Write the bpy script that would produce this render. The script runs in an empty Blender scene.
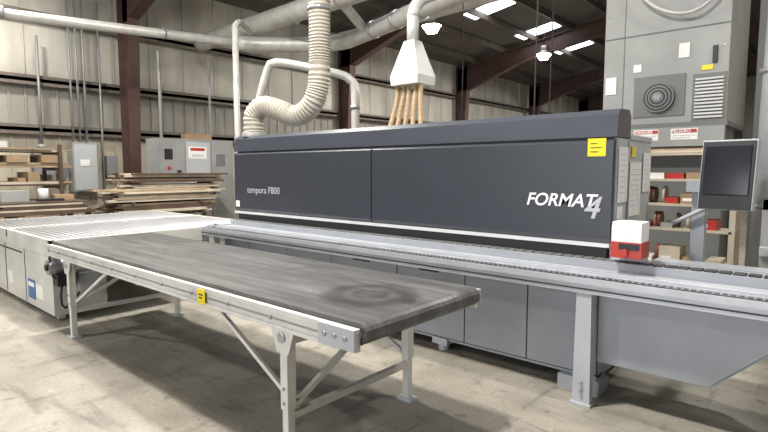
import bpy, bmesh, math, random
from mathutils import Vector, Matrix
random.seed(7)
D=bpy.data; S=bpy.context.scene

# ---------------------------------------------------------------- materials
def M(name,col,rough=.5,metal=0,var=.12,scale=3,bump=0,bscale=40,emit=0,stretch=(1,1,1),spec=.5):
    m=D.materials.new(name); m.use_nodes=True; nt=m.node_tree; b=nt.nodes['Principled BSDF']
    b.inputs['Roughness'].default_value=rough; b.inputs['Metallic'].default_value=metal
    b.inputs['Specular IOR Level'].default_value=spec
    tc=nt.nodes.new('ShaderNodeTexCoord'); mp=nt.nodes.new('ShaderNodeMapping'); mp.inputs['Scale'].default_value=stretch
    nt.links.new(tc.outputs['Object'],mp.inputs['Vector'])
    n=nt.nodes.new('ShaderNodeTexNoise'); n.inputs['Scale'].default_value=scale; n.inputs['Detail'].default_value=5
    nt.links.new(mp.outputs['Vector'],n.inputs['Vector'])
    r=nt.nodes.new('ShaderNodeValToRGB')
    lo=[c*(1-var) for c in col]; hi=[min(1,c*(1+var)) for c in col]
    r.color_ramp.elements[0].position=.3; r.color_ramp.elements[1].position=.7
    r.color_ramp.elements[0].color=(*lo,1); r.color_ramp.elements[1].color=(*hi,1)
    nt.links.new(n.outputs['Fac'],r.inputs['Fac']); nt.links.new(r.outputs['Color'],b.inputs['Base Color'])
    if bump:
        n2=nt.nodes.new('ShaderNodeTexNoise'); n2.inputs['Scale'].default_value=bscale
        nt.links.new(mp.outputs['Vector'],n2.inputs['Vector'])
        bp=nt.nodes.new('ShaderNodeBump'); bp.inputs['Strength'].default_value=bump; bp.inputs['Distance'].default_value=.02
        nt.links.new(n2.outputs['Fac'],bp.inputs['Height']); nt.links.new(bp.outputs['Normal'],b.inputs['Normal'])
    if emit:
        b.inputs['Emission Color'].default_value=(*col,1); b.inputs['Emission Strength'].default_value=emit
    return m
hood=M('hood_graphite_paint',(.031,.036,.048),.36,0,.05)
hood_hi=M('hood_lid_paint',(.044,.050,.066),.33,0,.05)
black=M('black_plastic',(.015,.015,.018),.5)
white=M('offwhite_paint',(.59,.58,.545),.45,0,.12,3)
grey=M('machine_grey_paint',(.30,.32,.355),.42,0,.08)
greyl=M('machine_light_grey_paint',(.42,.44,.465),.42,0,.06)
alu=M('aluminium',(.46,.48,.52),.36,.35,.08,5)
steel=M('steel',(.40,.41,.43),.35,.7,.1,5)
chrome=M('bright_trim',(.62,.63,.66),.35,.2,.03)
rollm=M('roller_steel',(.36,.37,.39),.38,.35,.1)
tray=M('table_tray_grey',(.12,.12,.125),.5)
dark=M('dark_recess',(.03,.032,.036),.6)
brown=M('primer_brown_steel',(.078,.042,.036),.6,0,.2,3)
girt=M('girt_steel',(.13,.108,.092),.6,0,.2)
hose=M('beige_flex_hose',(.40,.37,.315),.55,0,.08)
galv=M('galvanised_duct',(.45,.445,.42),.42,.2,.14,6)
yell=M('yellow_sticker',(.78,.62,.01),.5,0,.03)
red=M('red_plastic',(.40,.03,.02),.4,0,.05)
paper=M('paper',(.78,.78,.77),.7,0,.06,30)
ink=M('printed_text_grey',(.55,.55,.55),.7)
wood=M('plank_wood',(.34,.26,.17),.65,0,.3,3,stretch=(6,.6,6))
wood2=M('pale_plywood',(.50,.44,.35),.65,0,.2,3)
wood3=M('dark_wood',(.08,.052,.036),.65,0,.3,3)
card=M('cardboard',(.32,.22,.13),.7,0,.15,3)
cabm=M('cabinet_grey_green',(.28,.288,.282),.5,0,.1,2)
cabd=M('cabinet_dark_grey',(.14,.145,.145),.5,0,.1,2)  # dark grey for cabinet trims, legs and backing plates
conduit=M('conduit_grey',(.24,.25,.26),.5,.2,.1)
blue=M('blue_label',(.06,.16,.36),.5)
txtm=M('white_lettering',(.80,.82,.85),.4,0,.0)
txtg=M('grey_lettering',(.42,.44,.48),.4,0,.0)
screen=M('screen_glass',(.02,.022,.03),.12)
copper=M('edging_roll_red',(.20,.065,.045),.5,0,.3,8)
copper2=M('edging_roll_tan',(.36,.22,.13),.5,0,.3,8)
beige=M('beige_shelf_paint',(.46,.41,.32),.5,0,.08)
lampw=M('lamp_glow',(1,.98,.94),.5,emit=40)
skym=M('skylight_panel',(.95,.97,1),.5,0,.02,emit=5)
cable=M('black_cable',(.02,.02,.02),.6)
mw=M('white_sheet_metal',(.56,.565,.56),.45,0,.06)
tan=M('tan_hose',(.42,.30,.18),.55)

def tools(m):
    nt=m.node_tree;L=nt.links.new;tc=nt.nodes.new('ShaderNodeTexCoord')
    def noise(sc,det=6,dist=0,stretch=(1,1,1),rot=0):
        mp=nt.nodes.new('ShaderNodeMapping');mp.inputs['Scale'].default_value=stretch;mp.inputs['Rotation'].default_value=(0,0,rot);L(tc.outputs['Object'],mp.inputs['Vector'])
        n=nt.nodes.new('ShaderNodeTexNoise');n.inputs['Scale'].default_value=sc;n.inputs['Detail'].default_value=det;n.inputs['Distortion'].default_value=dist
        L(mp.outputs['Vector'],n.inputs['Vector']);return n.outputs['Fac']
    def ramp(s,p0,p1,c0,c1):
        r=nt.nodes.new('ShaderNodeValToRGB');r.color_ramp.elements[0].position=p0;r.color_ramp.elements[1].position=p1
        r.color_ramp.elements[0].color=(*c0,1);r.color_ramp.elements[1].color=(*c1,1);L(s,r.inputs['Fac']);return r.outputs['Color']
    def mul(x,y):
        k=nt.nodes.new('ShaderNodeMix');k.data_type='RGBA';k.blend_type='MULTIPLY';k.inputs[0].default_value=1
        L(x,k.inputs[6]);L(y,k.inputs[7]);return k.outputs[2]
    return nt,L,tc,noise,ramp,mul
def conc():
    m=D.materials.new('stained_concrete');m.use_nodes=True;b=m.node_tree.nodes['Principled BSDF']
    nt,L,tc,noise,ramp,mul=tools(m)
    g=lambda v:(v,v,v)
    a=ramp(noise(.55,9,.1),.3,.72,(.255,.235,.20),(.395,.365,.31))
    c=ramp(noise(2.4,14,.2),.32,.56,(.74,.735,.72),(1,1,1))
    e=ramp(noise(40,5),.3,.7,g(.82),g(1.05))
    s1=ramp(noise(1.3,12,.5,(1,6,1),.5),.56,.70,g(1),g(.66))
    s2=ramp(noise(1.6,12,.5,(7,1,1),-.3),.58,.72,g(1),g(.68))
    s4=ramp(noise(7,10,.2),.60,.72,g(1),g(.58))
    s5=ramp(noise(22,6,.1),.68,.72,g(1),g(.6))
    s3=ramp(noise(14,8,.2),.66,.72,g(1),(1.3,1.29,1.25))
    x=mul(mul(a,c),e)
    for q in(s1,s2,s3,s4,s5): x=mul(x,q)
    L(x,b.inputs['Base Color']);L(ramp(noise(2,6),.3,.7,g(.42),g(.65)),b.inputs['Roughness'])
    bp=nt.nodes.new('ShaderNodeBump');bp.inputs['Strength'].default_value=.12;bp.inputs['Distance'].default_value=.01
    L(noise(25),bp.inputs['Height']);L(bp.outputs['Normal'],b.inputs['Normal'])
    return m
def beltmat():
    m=D.materials.new('worn_belt_rubber');m.use_nodes=True;b=m.node_tree.nodes['Principled BSDF']
    nt,L,tc,noise,ramp,mul=tools(m);g=lambda v:(v,v,v)
    a=ramp(noise(1.3,8,.3,(1,1.6,1)),.3,.7,(.068,.068,.070),(.110,.108,.107))
    c=ramp(noise(4,12,.6,(.3,4,1)),.38,.64,g(.72),g(1.25))
    c2=ramp(noise(30,8,.3,(.4,2,1)),.60,.72,g(1),g(1.6))
    c3=ramp(noise(2.2,10,1.0,(1,1.4,1)),.60,.66,g(1),g(.70))
    d=nt.nodes.new('ShaderNodeVectorMath');d.operation='DISTANCE';L(tc.outputs['Object'],d.inputs[0]);d.inputs[1].default_value=(-2.02,2.2,.88)
    ad=nt.nodes.new('ShaderNodeMath');ad.operation='MULTIPLY_ADD';L(noise(7,6),ad.inputs[0]);ad.inputs[1].default_value=.12;L(d.outputs['Value'],ad.inputs[2])
    r=nt.nodes.new('ShaderNodeValToRGB');e=r.color_ramp.elements;e[0].position=.09;e[0].color=(*g(.7),1);e[1].position=.38;e[1].color=(*g(1),1)
    for p,v in((.15,.42),(.20,.78),(.26,.36),(.31,.5)):
        k=r.color_ramp.elements.new(p);k.color=(*g(v),1)
    L(ad.outputs[0],r.inputs['Fac'])
    L(mul(mul(mul(mul(a,c),c2),c3),r.outputs['Color']),b.inputs['Base Color']);b.inputs['Roughness'].default_value=.45
    bp=nt.nodes.new('ShaderNodeBump');bp.inputs['Strength'].default_value=.15;bp.inputs['Distance'].default_value=.005
    L(noise(120,2),bp.inputs['Height']);L(bp.outputs['Normal'],b.inputs['Normal'])
    return m
floorm=conc();rubber=beltmat()

# ---------------------------------------------------------------- mesh helper
class Ob:
    def __init__(s,name): s.name=name; s.bm=bmesh.new(); s.m=[]
    def mi(s,m):
        if m not in s.m: s.m.append(m)
        return s.m.index(m)
    def face(s,vs,m,smooth=False):
        f=s.bm.faces.new(vs); f.material_index=s.mi(m); f.smooth=smooth; return f
    def hexa(s,P,m):
        v=[s.bm.verts.new(p) for p in P]
        for q in ((0,3,2,1),(4,5,6,7),(0,1,5,4),(1,2,6,5),(2,3,7,6),(3,0,4,7)): s.face([v[i] for i in q],m)
    def box(s,x0,x1,y0,y1,z0,z1,m):
        s.hexa([(x0,y0,z0),(x1,y0,z0),(x1,y1,z0),(x0,y1,z0),(x0,y0,z1),(x1,y0,z1),(x1,y1,z1),(x0,y1,z1)],m)
    def beam(s,p1,p2,w,h,m,up=(0,0,1)):
        p1=Vector(p1);p2=Vector(p2);d=(p2-p1).normalized();u=Vector(up)
        if abs(d.dot(u))>.98: u=Vector((0,1,0))
        a=d.cross(u).normalized();b=a.cross(d).normalized();a*=w/2;b*=h/2
        s.hexa([p1-a-b,p1+a-b,p2+a-b,p2-a-b,p1-a+b,p1+a+b,p2+a+b,p2-a+b],m)
    def cyl(s,p1,p2,r,m,seg=16,r2=None,capm=None):
        p1=Vector(p1);p2=Vector(p2);d=(p2-p1).normalized();u=Vector((0,0,1)) if abs(d.z)<.9 else Vector((1,0,0))
        a=d.cross(u).normalized();b=a.cross(d); r2=r if r2 is None else r2
        A=[];B=[]
        for i in range(seg):
            t=2*math.pi*i/seg;o=a*math.cos(t)+b*math.sin(t)
            A.append(s.bm.verts.new(p1+o*r));B.append(s.bm.verts.new(p2+o*r2))
        for i in range(seg):
            j=(i+1)%seg; s.face([A[i],A[j],B[j],B[i]],m,True)
        s.face(A[::-1],capm or m);s.face(B,capm or m)
    def prism(s,pts,axis,a0,a1,m):
        def mk(p,a): return {'x':(a,p[0],p[1]),'y':(p[0],a,p[1]),'z':(p[0],p[1],a)}[axis]
        A=[s.bm.verts.new(mk(p,a0)) for p in pts];B=[s.bm.verts.new(mk(p,a1)) for p in pts]
        n=len(pts)
        for i in range(n): s.face([A[i],A[(i+1)%n],B[(i+1)%n],B[i]],m)
        s.face(A[::-1],m);s.face(B,m)
    def sweep(s,path,r,m,seg=14,step=.08,ridge=0):
        P=[Vector(p) for p in path];pts=[]
        for i in range(len(P)-1):
            p0=P[max(i-1,0)];p1=P[i];p2=P[i+1];p3=P[min(i+2,len(P)-1)]
            n=max(2,int((p2-p1).length/step))
            for k in range(n):
                t=k/n
                pts.append(.5*((2*p1)+(p2-p0)*t+(2*p0-5*p1+4*p2-p3)*t*t+(3*p1-p0-3*p2+p3)*t**3))
        pts.append(P[-1]); a=None;prev=None
        for i,p in enumerate(pts):
            d=(pts[min(i+1,len(pts)-1)]-pts[max(i-1,0)]).normalized()
            if a is None:
                u=Vector((0,0,1)) if abs(d.z)<.9 else Vector((1,0,0)); a=d.cross(u).normalized()
            a=(a-d*a.dot(d)).normalized();b=d.cross(a)
            rr=r*(1+(ridge if i%2 else -ridge))
            R=[s.bm.verts.new(p+(a*math.cos(2*math.pi*k/seg)+b*math.sin(2*math.pi*k/seg))*rr) for k in range(seg)]
            if prev:
                for k in range(seg): s.face([prev[k],prev[(k+1)%seg],R[(k+1)%seg],R[k]],m,ridge==0)
            else: s.face(R[::-1],m)
            prev=R
        s.face(prev,m)
    def done(s,bev=0,parent=None):
        bmesh.ops.recalc_face_normals(s.bm,faces=s.bm.faces[:])
        me=D.meshes.new(s.name);s.bm.to_mesh(me);s.bm.free()
        for m in s.m: me.materials.append(m)
        o=D.objects.new(s.name,me);S.collection.objects.link(o)
        if bev:
            b=o.modifiers.new('bevel','BEVEL');b.width=bev;b.segments=2;b.limit_method='ANGLE';b.angle_limit=math.radians(50)
        if parent:o.parent=parent
        return o
def text(name,body,loc,size,mat,parent,rot=(math.pi/2,0,0),shear=0,off=0,ext=.001):
    c=D.curves.new(name,'FONT');c.body=body;c.size=size;c.shear=shear;c.extrude=ext;c.offset=off
    o=D.objects.new(name,c);S.collection.objects.link(o);o.location=loc;o.rotation_euler=rot
    c.materials.append(mat);o.parent=parent;return o

# ---------------------------------------------------------------- room shell
XL,XR,YN,YF=-14,10,-9,44
EZ=6.5; RX=-2; RZ=EZ+(RX-XL)/6
wallu=M('wall_insulation_white',(.45,.43,.38),.7,0,.22,.8,stretch=(1,2,.5))
walll=M('wall_liner_beige',(.46,.415,.33),.7,0,.15,.8,stretch=(1,2,.5))
wallm=M('wall_liner_grey',(.27,.255,.225),.7,0,.15,.8,stretch=(1,2,.5))
roofm=M('roof_underside',(.11,.098,.09),.8,0,.2,.8)
o=Ob('floor');o.box(XL,XR,YN,YF,-.2,0,floorm);o.done()
def wallx(name,x0,x1,rx,sgn):
    o=Ob(name)
    o.box(x0,x1,YN,YF,0,2.5,walll);o.box(x0,x1,YN,YF,2.5,3.6,wallm);o.box(x0,x1,YN,YF,3.6,EZ,wallu)
    y=YN+.2;k=0
    while y<YF:
        a,b=sorted((rx,rx+sgn*.035))
        o.box(a,b,y,y+.06,0,2.5,walll)
        o.box(a,b,y,y+.04,2.5,3.6,wallm)
        if k%3==0:o.box(a,b,y,y+.05,3.6,EZ,wallu)
        y+=.32;k+=1
    return o.done()
wallx('wall_left',XL-.2,XL,XL,1);wallx('wall_right',XR,XR+.2,XR,-1)
for nm,y0,y1 in(('wall_back',YF,YF+.2),('wall_front',YN-.2,YN)):
    o=Ob(nm);pts=[(XL,0),(XR,0),(XR,EZ),(RX,RZ),(XL,EZ)]
    if nm=='wall_back':
        o.prism(pts,'y',y0,y1,wallu)
        for i in range(40): o.box(XL+.3+i*.6,XL+.36+i*.6,YF-.04,YF,0,6.4,wallu)
    else:
        o.prism([(XL,0),(-7,0),(-7,5),(3,5),(3,0),(XR,0),(XR,EZ),(RX,RZ),(XL,EZ)],'y',y0,y1,wallu)  # opening is added out of view to hold the fill light
    o.done()
o=Ob('ceiling')
o.prism([(XL,EZ),(RX,RZ),(RX,RZ+.1),(XL,EZ+.1)],'y',YN,YF,roofm)
o.prism([(RX,RZ),(XR,EZ),(XR,EZ+.1),(RX,RZ+.1)],'y',YN,YF,roofm);o.done()
def rz(x): return EZ+(x-XL)/6 if x<RX else RZ-(x-RX)*(RZ-EZ)/(XR-RX)
o=Ob('roof_purlins')
x=XL+1.2
while x<XR-.5:
    z=rz(x); o.box(x-.035,x+.035,YN,YF,z-.24,z-.03,girt); x+=1.45
o.done()
for i,z in enumerate((2.52,3.62,5.05)):
    o=Ob('trim_%d'%(i+1)); o.box(XL+.0,XL+.2,YN,YF,z-.04,z+.04,girt); o.box(XL+.16,XL+.2,YN,YF,z-.11,z+.11,girt);o.done()
for k in range(6):
    y=5.84+7.6*(k-1)
    if y>YF-1: continue
    o=Ob('steel_portal_frame')
    def col(xw,s):
        w0,w1=.28,.62
        xs=xw
        o.prism([(xs,0),(xs+s*w0,0),(xs+s*w1,5.6),(xs+s*w1,EZ+.05),(xs,EZ-.05)],'y',y-.012,y+.012,brown)
        o.box(min(xs,xs+s*.02),max(xs,xs+s*.02),y-.14,y+.14,0,EZ-.1,brown)
        o.beam((xs+s*w0,y,0),(xs+s*w1,y,5.6),.28,.02,brown,up=(1,0,0))
        o.beam((xs+s*w1,y,5.6),(xs+s*w1,y,6.4),.28,.02,brown,up=(1,0,0))
    col(XL+.21,1);col(XR-.21,-1)
    zt=lambda x:rz(x)-.26
    for xa,xb in((XL+.22,RX),(XR-.22,RX)):
        s=1 if xb>xa else -1
        xm=xa+s*3.5
        P=[(xa,zt(xa)),(xb,zt(xb)),(xb,zt(xb)-.6),(xm,zt(xm)-.6),(xa+s*.6,zt(xa)-1.0),(xa,zt(xa)-1.0)]
        o.prism(P,'y',y-.012,y+.012,brown)
        o.beam((xa,y,zt(xa)),(xb,y,zt(xb)),.28,.02,brown)
        o.beam((xa+s*.6,y,zt(xa)-1.0),(xm,y,zt(xm)-.6),.28,.02,brown)
        o.beam((xm,y,zt(xm)-.6),(xb,y,zt(xb)-.6),.28,.02,brown)
    o.done()
n=0
for y in(1.5,9,16.6,20.5,24.2,31.8,38):
    for x in(-9.6,-4.5,4.5):
        n+=1;o=Ob('window_%d'%n)
        o.hexa([(x-.8,y-.4,rz(x-.8)-.03),(x+.8,y-.4,rz(x+.8)-.03),(x+.8,y+.4,rz(x+.8)-.03),(x-.8,y+.4,rz(x-.8)-.03),
            (x-.8,y-.4,rz(x-.8)-.005),(x+.8,y-.4,rz(x+.8)-.005),(x+.8,y+.4,rz(x+.8)-.005),(x-.8,y+.4,rz(x-.8)-.005)],skym);o.done()

# ---------------------------------------------------------------- edgebander (main machine)
HX0,HX1=-6.04,-1.24
o=Ob('edge_banding_machine')
YFp=3.92
for a,b in((HX0,-3.60),(-3.585,HX1)):
    o.prism([(YFp+.02,1.06),(YFp,1.10),(YFp,1.80),(YFp+.03,1.825),(YFp+.06,1.825),(YFp+.06,1.06)],'x',a,b,hood)
o.box(HX0+.01,HX1-.01,YFp+.05,YFp+.30,1.06,1.82,dark)
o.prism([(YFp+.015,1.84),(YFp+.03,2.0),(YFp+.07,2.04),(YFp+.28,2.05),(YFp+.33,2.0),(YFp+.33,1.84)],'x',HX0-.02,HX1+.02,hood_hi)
o.box(HX0+.02,HX1-.02,YFp+.04,YFp+.3,1.80,1.86,dark)
o.box(HX0,HX1,YFp-.014,YFp+.02,1.035,1.062,chrome)
o.box(HX0+.02,HX1-.03,YFp+.03,YFp+.3,.93,1.06,dark)
o.box(HX0+.05,HX1-.05,YFp+.32,4.86,.9,1.78,grey)
# end cover plate
o.box(HX1-.02,HX1+.012,YFp+.065,4.86,.93,1.835,greyl)
o.box(HX1-.05,HX1+.02,YFp+.33,4.86,1.83,1.87,greyl)
o.box(HX1+.012,HX1+.016,4.23,4.238,.97,1.82,dark)
# base cabinet with removable panels
o.box(HX0,HX1,3.75,4.78,.10,.84,grey)
seams=(HX0,-5.5,-4.75,-4.0,-3.1,-2.35,-1.78,HX1)
for a,b in zip(seams,seams[1:]):
    o.box(a+.006,b-.006,3.738,3.752,.13,.81,grey)
    for xx in(a+.05,b-.05): o.cyl((xx,3.738,.77),(xx,3.732,.77),.009,steel,8);o.cyl((xx,3.738,.18),(xx,3.732,.18),.009,steel,8)
o.box(HX0,HX1,3.745,3.7505,.12,.82,dark)
for x in(-3.55,-2.72):
    o.box(x-.10,x+.10,3.728,3.742,.70,.735,black); o.cyl((x-.1,3.735,.7175),(x-.1,3.728,.7175),.0175,black,10)
o.box(HX0+.1,HX1-.1,3.9,4.6,.04,.10,dark)
# table + track
o.box(HX0-.05,HX1+1.4,3.58,3.95,.84,.885,alu)
o.box(HX0-.02,HX1,3.93,4.3,.885,.94,cabd)
o.box(HX0,HX1+1.4,3.84,4.05,.885,.945,grey)
x=HX0+.03
while x<HX1+1.35:
    o.box(x,x+.066,3.86,3.95,.945,.955,cabd if x<HX1 else black);x+=.078
o.box(HX1+.25,HX1+1.4,4.05,4.25,.885,.95,grey)
# aluminium support rail with roller strip
o.box(HX0-.06,.25,3.46,3.58,.78,.872,alu)
o.box(HX0-.06,.25,3.45,3.462,.842,.885,alu)
o.box(HX0-.06,.25,3.455,3.461,.805,.815,dark)
o.box(HX0-.06,.25,3.50,3.56,.872,.882,dark)
x=HX0
while x<.2:
    o.cyl((x,3.51,.882),(x,3.55,.882),.009,steel,8);x+=.04
o.box(HX0-.06,.25,3.60,3.66,.885,.90,alu);o.box(HX0-.06,.25,3.72,3.73,.885,.888,dark)
# end chute skirt
for y in(3.62,4.2): o.prism([(-1.2,.28),(-.53,.28),(.05,.84),(-1.2,.84)],'y',y,y+.02,grey)
o.hexa([(-.53,3.62,.27),(.05,3.62,.83),(.05,4.22,.83),(-.53,4.22,.27),(-.53,3.62,.285),(.05,3.62,.845),(.05,4.22,.845),(-.53,4.22,.285)],grey)
o.box(-1.2,-.53,3.64,4.2,.27,.285,grey)
# rail legs
for x in(-1.25,-5.9):
    o.hexa([(x-.06,3.47,0.0),(x+.06,3.47,0.0),(x+.06,3.53,0.0),(x-.06,3.53,0.0),(x-.05,3.47,.78),(x+.05,3.47,.78),(x+.05,3.56,.78),(x-.05,3.56,.78)],greyl)
    o.box(x-.07,x+.07,3.45,3.56,0,.02,greyl)
    for z in(.10,.16): o.cyl((x,3.468,z),(x,3.455,z),.013,steel,10)
for x in(-5.8,-4.2,-2.6,-1.32):
    for y in(3.80,4.65):
        o.box(x-.08,x+.08,y-.07,y+.07,.06,.12,greyl);o.cyl((x,y,0),(x,y,.07),.05,greyl,14)
o.box(-1.5,-1.2,3.68,3.9,.0,.10,grey)
# emergency-stop box
o.box(-1.17,-.98,3.74,3.92,1.11,1.245,paper);o.box(-1.175,-.975,3.735,3.925,1.0,1.11,red);o.box(-1.12,-.99,3.73,3.736,1.06,1.10,black)
o.box(-1.23,-1.0,3.92,4.0,.92,1.2,greyl);o.cyl((-1.08,3.735,1.04),(-1.08,3.705,1.04),.025,red,14)
# documents fixed to the end
for y0,y1,z0,z1 in((4.0,4.21,1.36,1.77),(4.27,4.56,1.24,1.66),(4.62,4.83,1.42,1.74),(4.0,4.12,1.24,1.33)):
    o.box(HX1+.017,HX1+.022,y0,y1,z0,z1,paper)
    z=z1-.06
    while z>z0+.05: o.box(HX1+.022,HX1+.0225,y0+.03,y1-.05,z,z+.006,ink);z-=.04
o.box(HX1+.017,HX1+.022,4.3,4.4,1.70,1.78,yell)
o.box(-1.42,-1.29,YFp-.003,YFp,1.70,1.83,yell)
for i,w in enumerate((.06,.08,.05)): o.box(-1.40,-1.40+w,YFp-.004,YFp-.002,1.73+i*.03,1.736+i*.03,black)
o.box(HX0+.02,HX0+.10,YFp-.003,YFp,1.12,1.2,paper)
# infeed block + spigot
o.box(-6.10,-6.0,3.55,4.3,.80,.90,greyl);o.box(-6.09,-5.98,4.0,4.2,.9,1.0,steel)
o.cyl((-5.85,4.1,2.03),(-5.85,4.1,2.09),.15,galv,20)
mach=o.done(.004)
text('lettering_main','FORMAT',(-1.90,YFp-.002,1.325),.138,txtm,mach,shear=.25,off=.002)
text('lettering_digit','4',(-1.445,YFp-.004,1.245),.23,txtg,mach,shear=.3,off=.003)
text('lettering_type','tempora F800',(-5.76,YFp-.002,1.31),.118,txtg,mach)

# ---------------------------------------------------------------- belt conveyor
o=Ob('belt_conveyor')
X0,X1,Y0,Y1=-5.96,-1.68,1.70,2.80
for ya,yb,s in((Y0,Y0+.035,-1),(Y1-.035,Y1,1)):
    o.box(X0,X1+.02,ya,yb,.745,.855,white)
    yo=ya if s<0 else yb
    a,b=sorted((yo,yo+s*.012))
    o.box(X0,X1-.12,a,b,.835,.862,white);o.box(X0,X1-.12,a,b,.745,.765,white);o.box(X0,X1-.1,a+.004,b-.004,.795,.803,steel)
    x=X0+.3
    while x<X1-.2:
        o.cyl((x,yo,.80),(x,yo+s*.014,.80),.011,steel,8);x+=.42
    a,b=sorted((yo,yo+s*.02));o.box(X1-.22,X1+.03,a,b,.755,.86,greyl)
    for q in(-.17,-.10,-.03): o.cyl((X1+q,yo,.81),(X1+q,yo+s*.03,.81),.014,steel,10)
pts=[]
R=.055;zc=.825
for i in range(9):
    t=math.pi/2-math.pi*i/8;pts.append((X1+R*math.cos(t),zc+R*math.sin(t)))
pts+=[(X0-.02,zc-R)]+[(X0-.02,zc+R)]
o.prism(pts,'y',Y0+.04,Y1-.04,rubber)
o.cyl((X1,Y0-.01,zc),(X1,Y1+.01,zc),.025,steel,14)
for xl in(-2.2,-5.45):
    for yl in(Y0+.03,Y1-.03):
        o.box(xl-.03,xl+.03,yl-.03,yl+.03,.30,.75,white)
        o.box(xl-.024,xl+.024,yl-.024,yl+.024,.02,.31,white)
        o.box(xl-.06,xl+.06,yl-.045,yl+.045,0,.02,greyl)
        s=-1 if yl<2.2 else 1
        o.prism([(xl-.10,.76),(xl+.10,.76),(xl+.05,.62),(xl-.05,.62)],'y',yl+s*.03,yl+s*.038,white)
        o.cyl((xl,yl+s*.038,.71),(xl,yl+s*.05,.71),.03,steel,14)
        for z in(.34,.42): o.cyl((xl,yl+s*.03,z),(xl,yl+s*.038,z),.01,steel,8)
    o.box(xl-.02,xl+.02,Y0+.05,Y1-.05,.24,.28,white)
    o.box(xl-.02,xl+.02,Y0+.05,Y1-.05,.66,.71,white)
    o.beam((xl,Y0+.05,.30),(xl,Y1-.3,.70),.03,.03,white)
for yl in(Y0+.06,Y1-.06):
    o.beam((-5.42,yl,.35),(-4.6,yl,.76),.025,.025,white);o.beam((-2.23,yl,.35),(-3.0,yl,.76),.025,.025,white)
for i in range(6): 
    x=X0+.5+i*.7;o.box(x,x+.05,Y0+.03,Y1-.03,.72,.76,white)
o.box(-3.05,-2.96,Y0-.017,Y0-.013,.755,.85,yell);o.box(-3.03,-2.99,Y0-.019,Y0-.016,.79,.80,black);o.box(-3.03,-2.98,Y0-.019,Y0-.016,.81,.82,black)
conv=o.done(.003)

# ---------------------------------------------------------------- roller transfer table
o=Ob('roller_transfer_table')
TX0,TX1,TY0,TY1=-9.3,-6.14,1.76,4.35
o.box(TX0,TX1,TY0,TY0+.05,.70,.875,white);o.box(TX0,TX1,TY1-.05,TY1,.70,.875,white)
o.box(TX0,TX0+.05,TY0,TY1,.70,.87,white);o.box(TX1-.05,TX1,TY0,TY1,.70,.87,white)
o.box(TX0+.05,TX1-.05,TY0+.06,TY1-.06,.70,.825,tray)
o.box(TX0+.05,TX1-.02,TY0+.02,TY0+.06,.06,.70,white);o.box(TX1-.06,TX1-.02,TY0+.06,TY0+.55,.06,.70,white)
for x in(-8.7,-7.9,-7.1): o.box(x-.004,x+.004,TY0+.014,TY0+.022,.08,.70,dark)
o.box(-8.9,-7.2,TY0+.012,TY0+.022,.63,.645,dark)
for x in(TX0+.2,-7.8,TX1-.15):
    for y in(TY0+.12,TY1-.12): o.box(x-.035,x+.035,y-.035,y+.035,.0,.70,white)
o.box(-7.0,-6.76,TY0+.012,TY0+.02,.14,.36,blue);o.box(-6.98,-6.78,TY0+.010,TY0+.013,.28,.33,paper)
o.box(-6.72,-6.5,TY0+.012,TY0+.02,.18,.33,paper);o.box(-7.8,-7.64,TY0+.012,TY0+.02,.2,.36,paper)
y=TY0+.11
while y<TY1-.07:
    o.cyl((TX0+.05,y,.85),(-7.75,y,.85),.026,rollm,12);o.cyl((-7.70,y,.85),(TX1-.05,y,.85),.026,rollm,12);y+=.076
o.box(-7.75,-7.70,TY0,TY1,.78,.885,white)
o.cyl((-6.10,TY0+.12,.60),(-6.10,TY0-.04,.60),.08,steel,18);o.cyl((-6.10,TY0-.04,.60),(-6.10,TY0-.06,.60),.035,black,12)
o.box(-6.16,-6.0,TY0+.02,TY0+.2,.40,.53,black);o.box(TX1-.02,TX1+.06,TY0+.25,TY0+.45,.25,.5,greyl)
o.cyl((TX1-.02,TY0+.05,.745),(TX1+.12,TY0+.05,.745),.045,steel,14)
o.sweep([(-6.08,TY0+.1,.52),(-6.03,TY0+.05,.3),(-6.08,TY0+.1,.15),(-6.1,TY0+.3,.35)],.012,cable,8)
o.sweep([(-6.1,TY0-.02,.66),(-6.04,TY0-.03,.72),(-6.08,TY0+.0,.50),(-6.02,TY0+.1,.42)],.010,cable,8)
o.done(.003)

# ---------------------------------------------------------------- dust extraction
o=Ob('flexible_dust_hose')
o.sweep([(-4.83,4.35,6.1),(-4.83,4.35,4.2),(-4.83,4.35,2.9),(-4.88,4.33,2.5),(-5.04,4.3,2.32),(-5.24,4.27,2.28),(-5.45,4.22,2.36),(-5.68,4.15,2.42),(-5.83,4.11,2.33),(-5.85,4.1,2.2),(-5.85,4.1,2.095)],.13,hose,24,.022,.045)
o.cyl((-4.83,4.35,3.5),(-4.83,4.35,3.54),.142,steel,20)
o.done()
o=Ob('dust_extraction_ductwork')
o.sweep([(-6.95,4.95,1.3),(-6.92,4.9,2.3),(-6.82,4.85,2.52),(-6.6,4.9,3.1),(-6.5,4.95,3.2),(-6.25,5.17,3.17),(-5.7,5.5,3.02),(-5.56,5.6,2.93),(-5.5,5.65,2.75),(-5.5,5.65,1.7)],.062,galv,14,.06)
for p,q in(((-5.5,5.65,2.5),(-5.5,5.65,2.56)),((-6.87,4.87,2.4),(-6.84,4.86,2.47)),((-6.0,5.34,3.11),(-5.94,5.37,3.095))): o.cyl(p,q,.075,steel,14)
o.sweep([(-12.9,-.6,4.5),(-12,2.68,4.5),(-10.6,7.05,4.5)],.10,galv,14,.4)
for t in(.1,.45,.8):
    p=Vector((-12.9,-.6,4.5)).lerp(Vector((-10.6,7.05,4.5)),t);d=Vector((2.3,7.65,0)).normalized()*.03;o.cyl(p-d+Vector((.04,0,0)),p+d+Vector((.04,0,0)),.12,steel,14)
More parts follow.
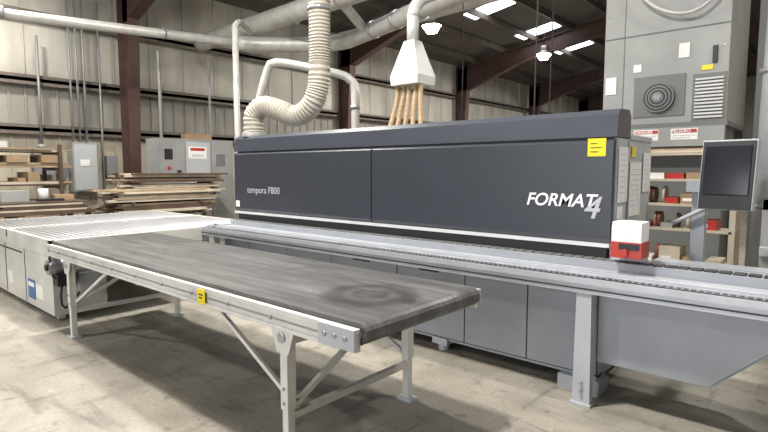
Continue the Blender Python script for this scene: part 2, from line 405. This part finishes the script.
o.sweep([(-10.6,7.05,4.5),(-10.2,7.6,4.5),(-8.93,8.5,4.5),(-8.0,8.4,4.5),(-5.3,7.6,4.5),(-2.5,6.8,4.5),(0,6.1,4.5)],.17,galv,18,.2)
for t in(.2,.5,.8): 
    p=Vector((-8,8.4,4.5)).lerp(Vector((-5.3,7.6,4.5)),t);d=Vector((2.7,-.8,0)).normalized()*.03;o.cyl(p-d,p+d,.185,steel,18)
o.sweep([(-13.0,7.5,4.95),(-11.3,7.45,4.95),(-7.86,7.34,4.95),(-4.5,7.2,4.95),(-1,7.1,4.95)],.21,galv,18,.3)
for x in(-10.5,-9,-7.5,-6,-4.5): o.cyl((x-.03,7.4+(x+9)*-.04,4.95),(x+.03,7.4+(x+9)*-.04,4.95),.225,steel,18)
o.sweep([(-7.6,7.36,4.95),(-7.6,7.6,4.8),(-7.7,8.1,4.6),(-7.75,8.35,4.5)],.10,galv,14,.1)
o.sweep([(-6.4,7.3,4.95),(-6.3,7.1,5.2),(-5.6,6.3,5.6),(-4.95,5.0,6.1),(-4.83,4.45,6.3),(-4.83,4.35,6.12)],.14,galv,16,.15)
o.sweep([(-12.8,10.5,5.3),(-9,10.6,5.35),(-5,10.4,5.4),(-1,10.2,5.4)],.13,galv,16,.4)
o.cyl((-9,5.93,0),(-9,5.93,4.4),.06,galv,14);o.sweep([(-9,5.93,4.35),(-9.1,6.1,4.5),(-9.9,6.9,4.6)],.06,galv,12)
cx,cy=-4.69,6.0
def frus(z0,w0,d0,z1,w1,d1,m):
    o.hexa([(cx-w0,cy-d0,z0),(cx+w0,cy-d0,z0),(cx+w0,cy+d0,z0),(cx-w0,cy+d0,z0),(cx-w1,cy-d1,z1),(cx+w1,cy-d1,z1),(cx+w1,cy+d1,z1),(cx-w1,cy+d1,z1)],m)
frus(2.80,.24,.20,2.92,.25,.21,mw);frus(2.92,.25,.21,3.42,.09,.09,mw)
o.cyl((cx,cy,3.40),(cx,cy,3.8),.085,mw,16);o.sweep([(cx,cy,3.75),(cx+.05,cy+.1,4.0),(cx+.3,cy+.5,4.2),(cx+.5,cy+1.2,4.45)],.09,mw,14)
for i,dx in enumerate((-.2,-.1,0,.1,.2)):
    o.sweep([(cx+dx,cy-.08+.04*(i%2),2.82),(cx+dx*1.1,cy-.1,2.55),(cx+dx*1.5,cy-.2,2.1),(cx+dx*2.2,cy-.4,1.3)],.035,tan,10,.04,.06)
o.done()

# ---------------------------------------------------------------- lamps
def lamp(x,y,z,e):
    o=Ob('high_bay_lamp')
    o.cyl((x,y,z+.15),(x,y,z+.35),.12,galv,16);o.cyl((x,y,z),(x,y,z+.16),.32,galv,20,.12)
    o.cyl((x,y,z-.20),(x,y,z),.16,lampw,20,.30);o.cyl((x,y,z+.35),(x,y,rz(x)-.02),.012,cable,6)
    ob=o.done()
    l=D.lights.new('lamp_light','AREA');l.shape='DISK';l.size=.5;l.energy=e;l.color=(1,.95,.87)
    q=D.objects.new('lamp_light',l);q.location=(x,y,z-.22);S.collection.objects.link(q);q.parent=ob
for p in((-10.04,13.8,6.14,340),(-9.5,20.9,6.34,340),(-6.6,12.8,6.3,260),(-7,3.3,6.3,440),(-2.6,1.6,6.6,540),(2.5,5,6.5,180),(-7,-3,6.3,240),(-1,9.5,6.6,300),(-9,30,6.3,300),(-11.9,2.5,5.9,210)): lamp(*p)  # beyond the first few, lamps are added unseen to light the hall
l=D.lights.new('added_fill_light','AREA');l.shape='RECTANGLE';l.size=10;l.size_y=5;l.energy=620;l.color=(.95,.97,1)  # unseen area light added in the front wall opening to brighten the hall
q=D.objects.new('added_fill_light',l);q.location=(-2,-9.3,2.6);q.rotation_euler=(math.radians(90),0,0);S.collection.objects.link(q)

# ---------------------------------------------------------------- dust collector cabinet
o=Ob('dust_filter_cabinet')
ax0,ax1,ay0,ay1=-2.53,-1.08,7.5,9.0
o.box(ax0,ax1,ay0,ay1,2.2,4.6,cabm)
o.box(ax0-.02,ax1+.02,ay0-.02,ay1,2.14,2.2,cabd);o.box(ax0,ax1,ay0-.01,ay0,3.35,3.365,cabd)
o.box(ax0+.25,ax0+.262,ay0-.006,ay0,2.2,4.6,cabd)
o.box(ax0-.02,ax1+.02,ay0-.03,ay0,4.0,4.04,greyl)
for z in(2.4,3.0,3.6,4.3):
    o.cyl((ax0+.06,ay0,z),(ax0+.06,ay0-.01,z),.015,steel,8);o.cyl((ax1-.05,ay0,z+.1),(ax1-.05,ay0-.01,z+.1),.015,steel,8)
fx,fz=-1.83,2.53
o.box(fx-.3,fx+.3,ay0-.015,ay0,fz-.24,fz+.28,cabd)
o.cyl((fx,ay0,fz),(fx,ay0-.06,fz),.19,cabd,28)
for i,r in enumerate((.17,.15,.13,.11,.09,.07)):
    o.cyl((fx,ay0-.055,fz),(fx,ay0-.064-.004*i,fz),r,black if i%2==0 else cabd,28)
o.cyl((fx,ay0-.06,fz),(fx,ay0-.095,fz),.045,conduit,16)
o.box(-1.45,-1.09,ay0-.008,ay0,2.2,2.78,cabd)
for i in range(12): o.box(-1.42,-1.12,ay0-.03,ay0,2.24+i*.042,2.262+i*.042,mw)
o.box(-1.25,-1.2,ay0-.03,ay0,2.9,3.1,black)
o.box(-2.5,-2.36,ay0-.012,ay0,2.62,2.85,paper);o.box(-2.15,-2.05,ay0-.012,ay0,2.88,2.98,paper)
o.box(-1.62,-1.5,ay0-.012,ay0,3.0,3.18,paper);o.box(-1.36,-1.24,ay0-.012,ay0,2.82,2.88,yell)
o.box(ax0,ax1,ay0-.05,ay0,1.90,2.14,cabm)
for xx in(-2.1,-1.66):
    o.box(xx,xx+.3,ay0-.056,ay0-.05,1.98,2.12,paper);o.box(xx+.01,xx+.29,ay0-.06,ay0-.056,2.065,2.11,red)
    o.box(xx+.03,xx+.27,ay0-.06,ay0-.056,2.03,2.04,ink);o.box(xx+.03,xx+.22,ay0-.06,ay0-.056,2.0,2.01,ink)
for x in(ax0+.05,ax1-.05):
    for y in(ay0+.05,ay1-.05): o.box(x-.05,x+.05,y-.05,y+.05,0,2.2,cabd)
o.box(ax0+.1,ax1-.1,ay0+.3,ay1-.1,.0,1.9,cabd)
o.sweep([(-2.3,7.4,4.7),(-2.1,7.38,3.9),(-1.7,7.38,3.55),(-1.3,7.38,3.6),(-.95,7.4,4.2)],.02,mw,8)
cab=o.done(.004)
text('danger_notice','DANGER',(-2.09,ay0-.0615,2.07),.055,paper,cab,off=.001)
text('peligro_notice','PELIGRO',(-1.65,ay0-.0615,2.07),.055,paper,cab,off=.001)

o=Ob('vertical_exhaust_pipe');o.cyl((-.62,6.7,.0),(-.55,6.9,5.8),.085,alu,18)
for z in(1.2,2.6,3.9): o.cyl((-.605,6.745+(z-1)*.034,z),(-.605,6.745+(z-1)*.034,z+.05),.10,steel,18)
o.done()
o=Ob('beige_machine_enclosure');o.box(-.9,1.6,8.6,10,0,4.4,walll);o.box(-.92,-.8,8.55,8.6,0,4.4,cabm);o.box(-.3,-.2,8.55,8.6,0,4.4,cabm);o.box(-.9,1.6,8.56,8.6,1.9,2.0,cabm)
o.box(-.75,-.45,8.54,8.6,1.1,1.7,paper);o.done(.004)

# edging material rack
random.seed(31)
o=Ob('edging_tape_rack')
rx0,rx1,ry0,ry1=-1.75,-.75,5.9,6.25
for x in(rx0,rx1):
    for y in(ry0,ry1): o.box(x-.025,x+.025,y-.02,y+.02,0,1.88,beige)
for z in(.3,.65,1.0,1.25,1.5,1.76):
    o.box(rx0,rx1,ry0-.02,ry1,z-.012,z+.012,beige)
    if z<1.7:
        x=rx0+.05
        while x<rx1-.12:
            k=random.random()
            if k<.4:
                h=random.uniform(.07,.10);c=random.choice((copper,copper2,wood3,copper,wood2));w=random.uniform(.022,.04)
                o.cyl((x,ry0+.12,z+.012+h),(x+w,ry0+.12,z+.012+h),h,c,20);x+=w+.008
            elif k<.9:
                w=random.uniform(.10,.2);h=random.uniform(.05,.17);c=random.choice((wood2,card,paper,copper,card,cabm,red))
                o.box(x,x+w,ry0+.02,ry1-.05,z+.012,z+h,c)
                if h>.09:o.box(x+.02,x+w*.6,ry0+.018,ry0+.022,z+.04,z+.07,paper)
                x+=w+.02
            else: x+=.06
for i in range(5): o.box(rx0+.1,rx1-.05,ry0+.0+i*.05,ry0+.04+i*.05,1.775,1.80+.01*(i%3),random.choice((wood,wood2,copper2)))
o.done()
# control terminal
o=Ob('control_terminal')
def tb(c,sz,m,rz_=-.15,rx_=-.12):
    R=Matrix.Translation(c)@Matrix.Rotation(rz_,4,'Z')@Matrix.Rotation(rx_,4,'X')
    a,b,d=[v/2 for v in sz]
    o.hexa([R@Vector(p) for p in((-a,-b,-d),(a,-b,-d),(a,b,-d),(-a,b,-d),(-a,-b,d),(a,-b,d),(a,b,d),(-a,b,d))],m)
C=Vector((-.655,4.8,1.56));tb(C,(.37,.07,.54),greyl);tb(C+Vector((-.006,-.034,0)),(.355,.02,.525),black);tb(C+Vector((-.008,-.046,.04)),(.31,.006,.38),screen)
for i in range(5): tb(C+Vector((-.13+.06*i,-.020,-.21)),(.03,.006,.02),greyl)
o.cyl((-.70,4.77,1.32),(-.70,4.735,1.315),.015,red,12)
o.box(-.92,-.82,4.95,5.05,0,1.5,grey);o.box(-.95,-.6,4.86,4.98,1.42,1.52,grey);o.box(-1.0,-.74,4.88,5.12,0,.03,grey)
o.cyl((-.80,4.9,1.3),(-1.05,4.9,1.15),.018,greyl,10)
o.done(.004)
o=Ob('panel_saw_frame')
for x in(-.45,.35): o.box(x-.05,x+.05,5.6,5.7,0,1.35,cabm)
o.box(-.5,.4,5.6,5.7,1.25,1.35,grey);o.box(-.5,.4,5.55,6.1,.85,.93,greyl);o.box(-.4,.3,5.65,6.0,0,.85,grey)
o.box(-.2,.2,5.62,5.7,1.0,1.2,cabd)
o.done(.004)

# ---------------------------------------------------------------- left background
o=Ob('electrical_panel')
o.box(-13.78,-13.5,4.45,5.0,1.1,2.25,cabm);o.box(-13.5,-13.48,4.48,4.97,1.14,2.2,greyl)
for y in(4.55,4.7,4.85): o.cyl((-13.7,y,2.25),(-13.7,y,5.6),.025,conduit,8)
o.cyl((-13.7,5.2,0),(-13.7,5.2,5.6),.025,conduit,8)
o.box(-13.48,-13.47,4.6,4.8,1.7,1.85,paper);o.box(-13.78,-13.6,5.25,5.5,1.5,1.95,conduit);o.box(-13.78,-13.62,4.0+.2,4.38,1.4,1.7,cabd)
o.done()
o=Ob('breaker_box');o.box(-13.78,-13.6,3.7,4.1,1.5,2.1,conduit);o.cyl((-13.7,3.9,2.1),(-13.7,3.9,4.6),.03,conduit,8);o.cyl((-13.7,3.8,0),(-13.7,3.8,1.5),.03,conduit,8);o.done()
o=Ob('control_cabinet')
o.box(-12.6,-12,5.75,7.75,.1,2.35,cabm)
for y0,y1 in((5.8,6.4),(6.44,7.08),(7.12,7.7)): o.box(-12.0,-11.98,y0,y1,.2,2.28,cabm if y0!=6.44 else greyl)
o.box(-11.98,-11.97,6.5,6.98,1.88,2.17,paper);o.box(-11.97,-11.965,6.55,6.93,2.07,2.14,red)
o.box(-11.98,-11.97,5.9,6.1,1.85,2.1,black)
o.box(-11.97,-11.965,6.58,6.9,1.93,1.99,ink);o.box(-11.98,-11.97,7.25,7.5,1.7,2.0,cabd)
o.box(-11.98,-11.95,6.2,6.3,1.5,1.6,black);o.cyl((-11.98,6.0,1.65),(-11.94,6.0,1.65),.04,red,12)
for y in(5.85,7.6): o.box(-12.5,-12.1,y-.05,y+.05,0,.1,cabd)
o.cyl((-12.3,6.0,2.35),(-12.3,6.0,4.4),.04,conduit,10);o.cyl((-12.3,7.3,2.35),(-12.3,7.3,4.4),.03,conduit,10)
o.box(-12.5,-12.1,6.6,7.2,2.35,2.5,card)
cc=o.done(.004)
def planks(o,x0,x1,y0,y1,z,rows,over):
    for layer in range(rows):
        x=x0;h=random.uniform(.025,.05)
        while x<x1-.1:
            w=random.uniform(.1,.22);e0=random.uniform(-over,over*.4);e1=random.uniform(-over*.4,over)
            o.box(x,min(x+w,x1),y0+e0,y1+e1,z,z+h*.95,random.choice((wood,wood,wood2,wood2,wood3)));x+=w+random.uniform(.005,.04)
        z+=h
    return z
def rack(name,x0,x1,y0,y1,levels,zmax,seed,n=(1,3),junk=0,over=.35):
    random.seed(seed);o=Ob(name)
    for x in(x0,x1):
        for y in(y0,(y0+y1)/2,y1): o.box(x-.03,x+.03,y-.03,y+.03,0,zmax,wood3)
    for z in levels:
        for y in(y0,(y0+y1)/2,y1): o.box(x0,x1,y-.03,y+.03,z-.06,z,wood3)
        zz=planks(o,x0+.05,x1-.03,y0,y1,z,random.randint(*n),over)
        if junk:
            y=y0+.05
            while y<y1-.3:
                w=random.uniform(.12,.35);hh=random.uniform(.06,.2)
                if random.random()<.7:
                    if random.random()<.3:o.cyl((x1-.25,y+w/2,zz),(x1-.25,y+w/2,zz+hh),w*.4,random.choice((mw,cabm,blue,black)),14)
                    else:o.box(x0+.2,x1-.08,y,y+w,zz,zz+hh,random.choice((card,card,cabm,black,wood2,mw,copper)))
                y+=w+.04
    return o.done()
random.seed(12)
for x0,x1,y0,y1,h,rows in((-10.5,-9.75,4.0,5.75,.78,11),(-11.4,-10.75,4.6,6.6,1.15,9)):
    o=Ob('lumber_cart')
    for x in(x0+.06,x1-.06):
        for y in(y0+.15,y1-.15):
            o.cyl((x-.02,y,.07),(x+.02,y,.07),.07,black,14);o.box(x-.03,x+.03,y-.03,y+.03,.1,h-.06,girt)
        o.box(x-.03,x+.03,y0,y1,h-.1,h-.04,girt);o.box(x-.03,x+.03,y0,y1,.18,.24,girt)
    for y in(y0+.15,(y0+y1)/2,y1-.15): o.box(x0,x1,y-.04,y+.04,h-.04,h,wood3)
    planks(o,x0+.1,x1-.1,y0+.1,y1-.1,.24,4,.05)
    z=planks(o,x0,x1,y0,y1,h,rows//2,.25)
    for y in(y0+.2,y1-.2): o.box(x0,x1,y-.03,y+.03,z,z+.04,wood3)
    planks(o,x0,x1,y0,y1,z+.04,rows-rows//2,.3)
    o.done()
rack('lumber_rack',-12.6,-11.6,.9,3.6,(.6,.95,1.3,1.65,1.95),2.1,5,(1,2),1)
rack('lumber_rack',-11.6,-10.9,8.2,10.4,(.6,1.0,1.4,1.8),1.85,9,(2,4),1)
rack('lumber_rack',-13.2,-12.4,-1.2,.6,(.6,1.1,1.5,1.9),2.05,15,(2,4),1)
random.seed(4)
o=Ob('workbench')
o.box(-11.0,-9.9,1.9,3.6,.86,.92,wood3)
for x in(-10.9,-10.0):
    for y in(2.0,3.5): o.box(x-.04,x+.04,y-.04,y+.04,0,.86,wood3)
o.box(-10.9,-10.1,2.0,3.5,.3,.34,wood3)
for i in range(5): o.box(-10.9+random.uniform(0,.1),-10.0,2.1+random.uniform(0,.2),3.5+random.uniform(-.1,.1),.92+i*.03,.945+i*.03,random.choice((wood,wood2,wood3,wood3)))
o.box(-10.7,-10.3,2.3,2.7,1.07,1.25,cabm);o.cyl((-10.45,2.95,1.07),(-10.45,2.95,1.28),.08,mw,14);o.box(-10.6,-10.35,3.1,3.4,1.07,1.17,card);o.box(-10.3,-10.2,2.8,3.2,1.07,1.11,black)
o.done()
o=Ob('stool');o.cyl((-9.8,1.4,.62),(-9.8,1.4,.68),.2,black,20)
for i in range(4):
    a=i*math.pi/2+.4;o.cyl((-9.8+.12*math.cos(a),1.4+.12*math.sin(a),.62),(-9.8+.24*math.cos(a),1.4+.24*math.sin(a),0),.014,steel,8)
o.cyl((-9.8,1.4,.25),(-9.8,1.4,.27),.2,steel,20)
o.done()
o=Ob('storage_shelving')
for x in(-8.8,-6.4):
    for y in(13,13.6): o.box(x-.04,x+.04,y-.04,y+.04,0,2.4,brown)
for z in(.5,1.1,1.7,2.3):
    o.box(-8.8,-6.4,13,13.6,z,z+.04,wood2)
    x=-8.7
    while x<-6.8:
        w=random.uniform(.15,.4);o.box(x,x+w,13.05,13.5,z+.04,z+.04+random.uniform(.15,.4),random.choice((wood,wood2,copper2,cabm,wood3)));x+=w+.04
o.done()
for pts in([(-3.4,7.9,6.9),(-3.45,7.9,4.5),(-3.5,7.9,1.0)],[(-6.0,9.2,6.9),(-5.9,9.2,4),(-6,9.2,.5)],[(-2.9,6.2,6.9),(-2.9,6.2,4.9),(-2.95,6.2,0.0)]):
    o=Ob('hanging_cable');o.sweep(pts,.010,cable,6,.3);o.done()

# ---------------------------------------------------------------- world + camera
w=D.worlds.new('world');S.world=w;w.use_nodes=True
w.node_tree.nodes['Background'].inputs[0].default_value=(.8,.88,1,1);w.node_tree.nodes['Background'].inputs[1].default_value=.8
cam=D.cameras.new('camera');co=D.objects.new('camera',cam);S.collection.objects.link(co)
co.location=(0,0,1.6);co.rotation_euler=(math.radians(90-5.03),0,math.radians(41.1));cam.lens=24.47;cam.sensor_width=36;cam.clip_end=200
S.camera=co
S.view_settings.view_transform='Standard'
S.view_settings.exposure=.05
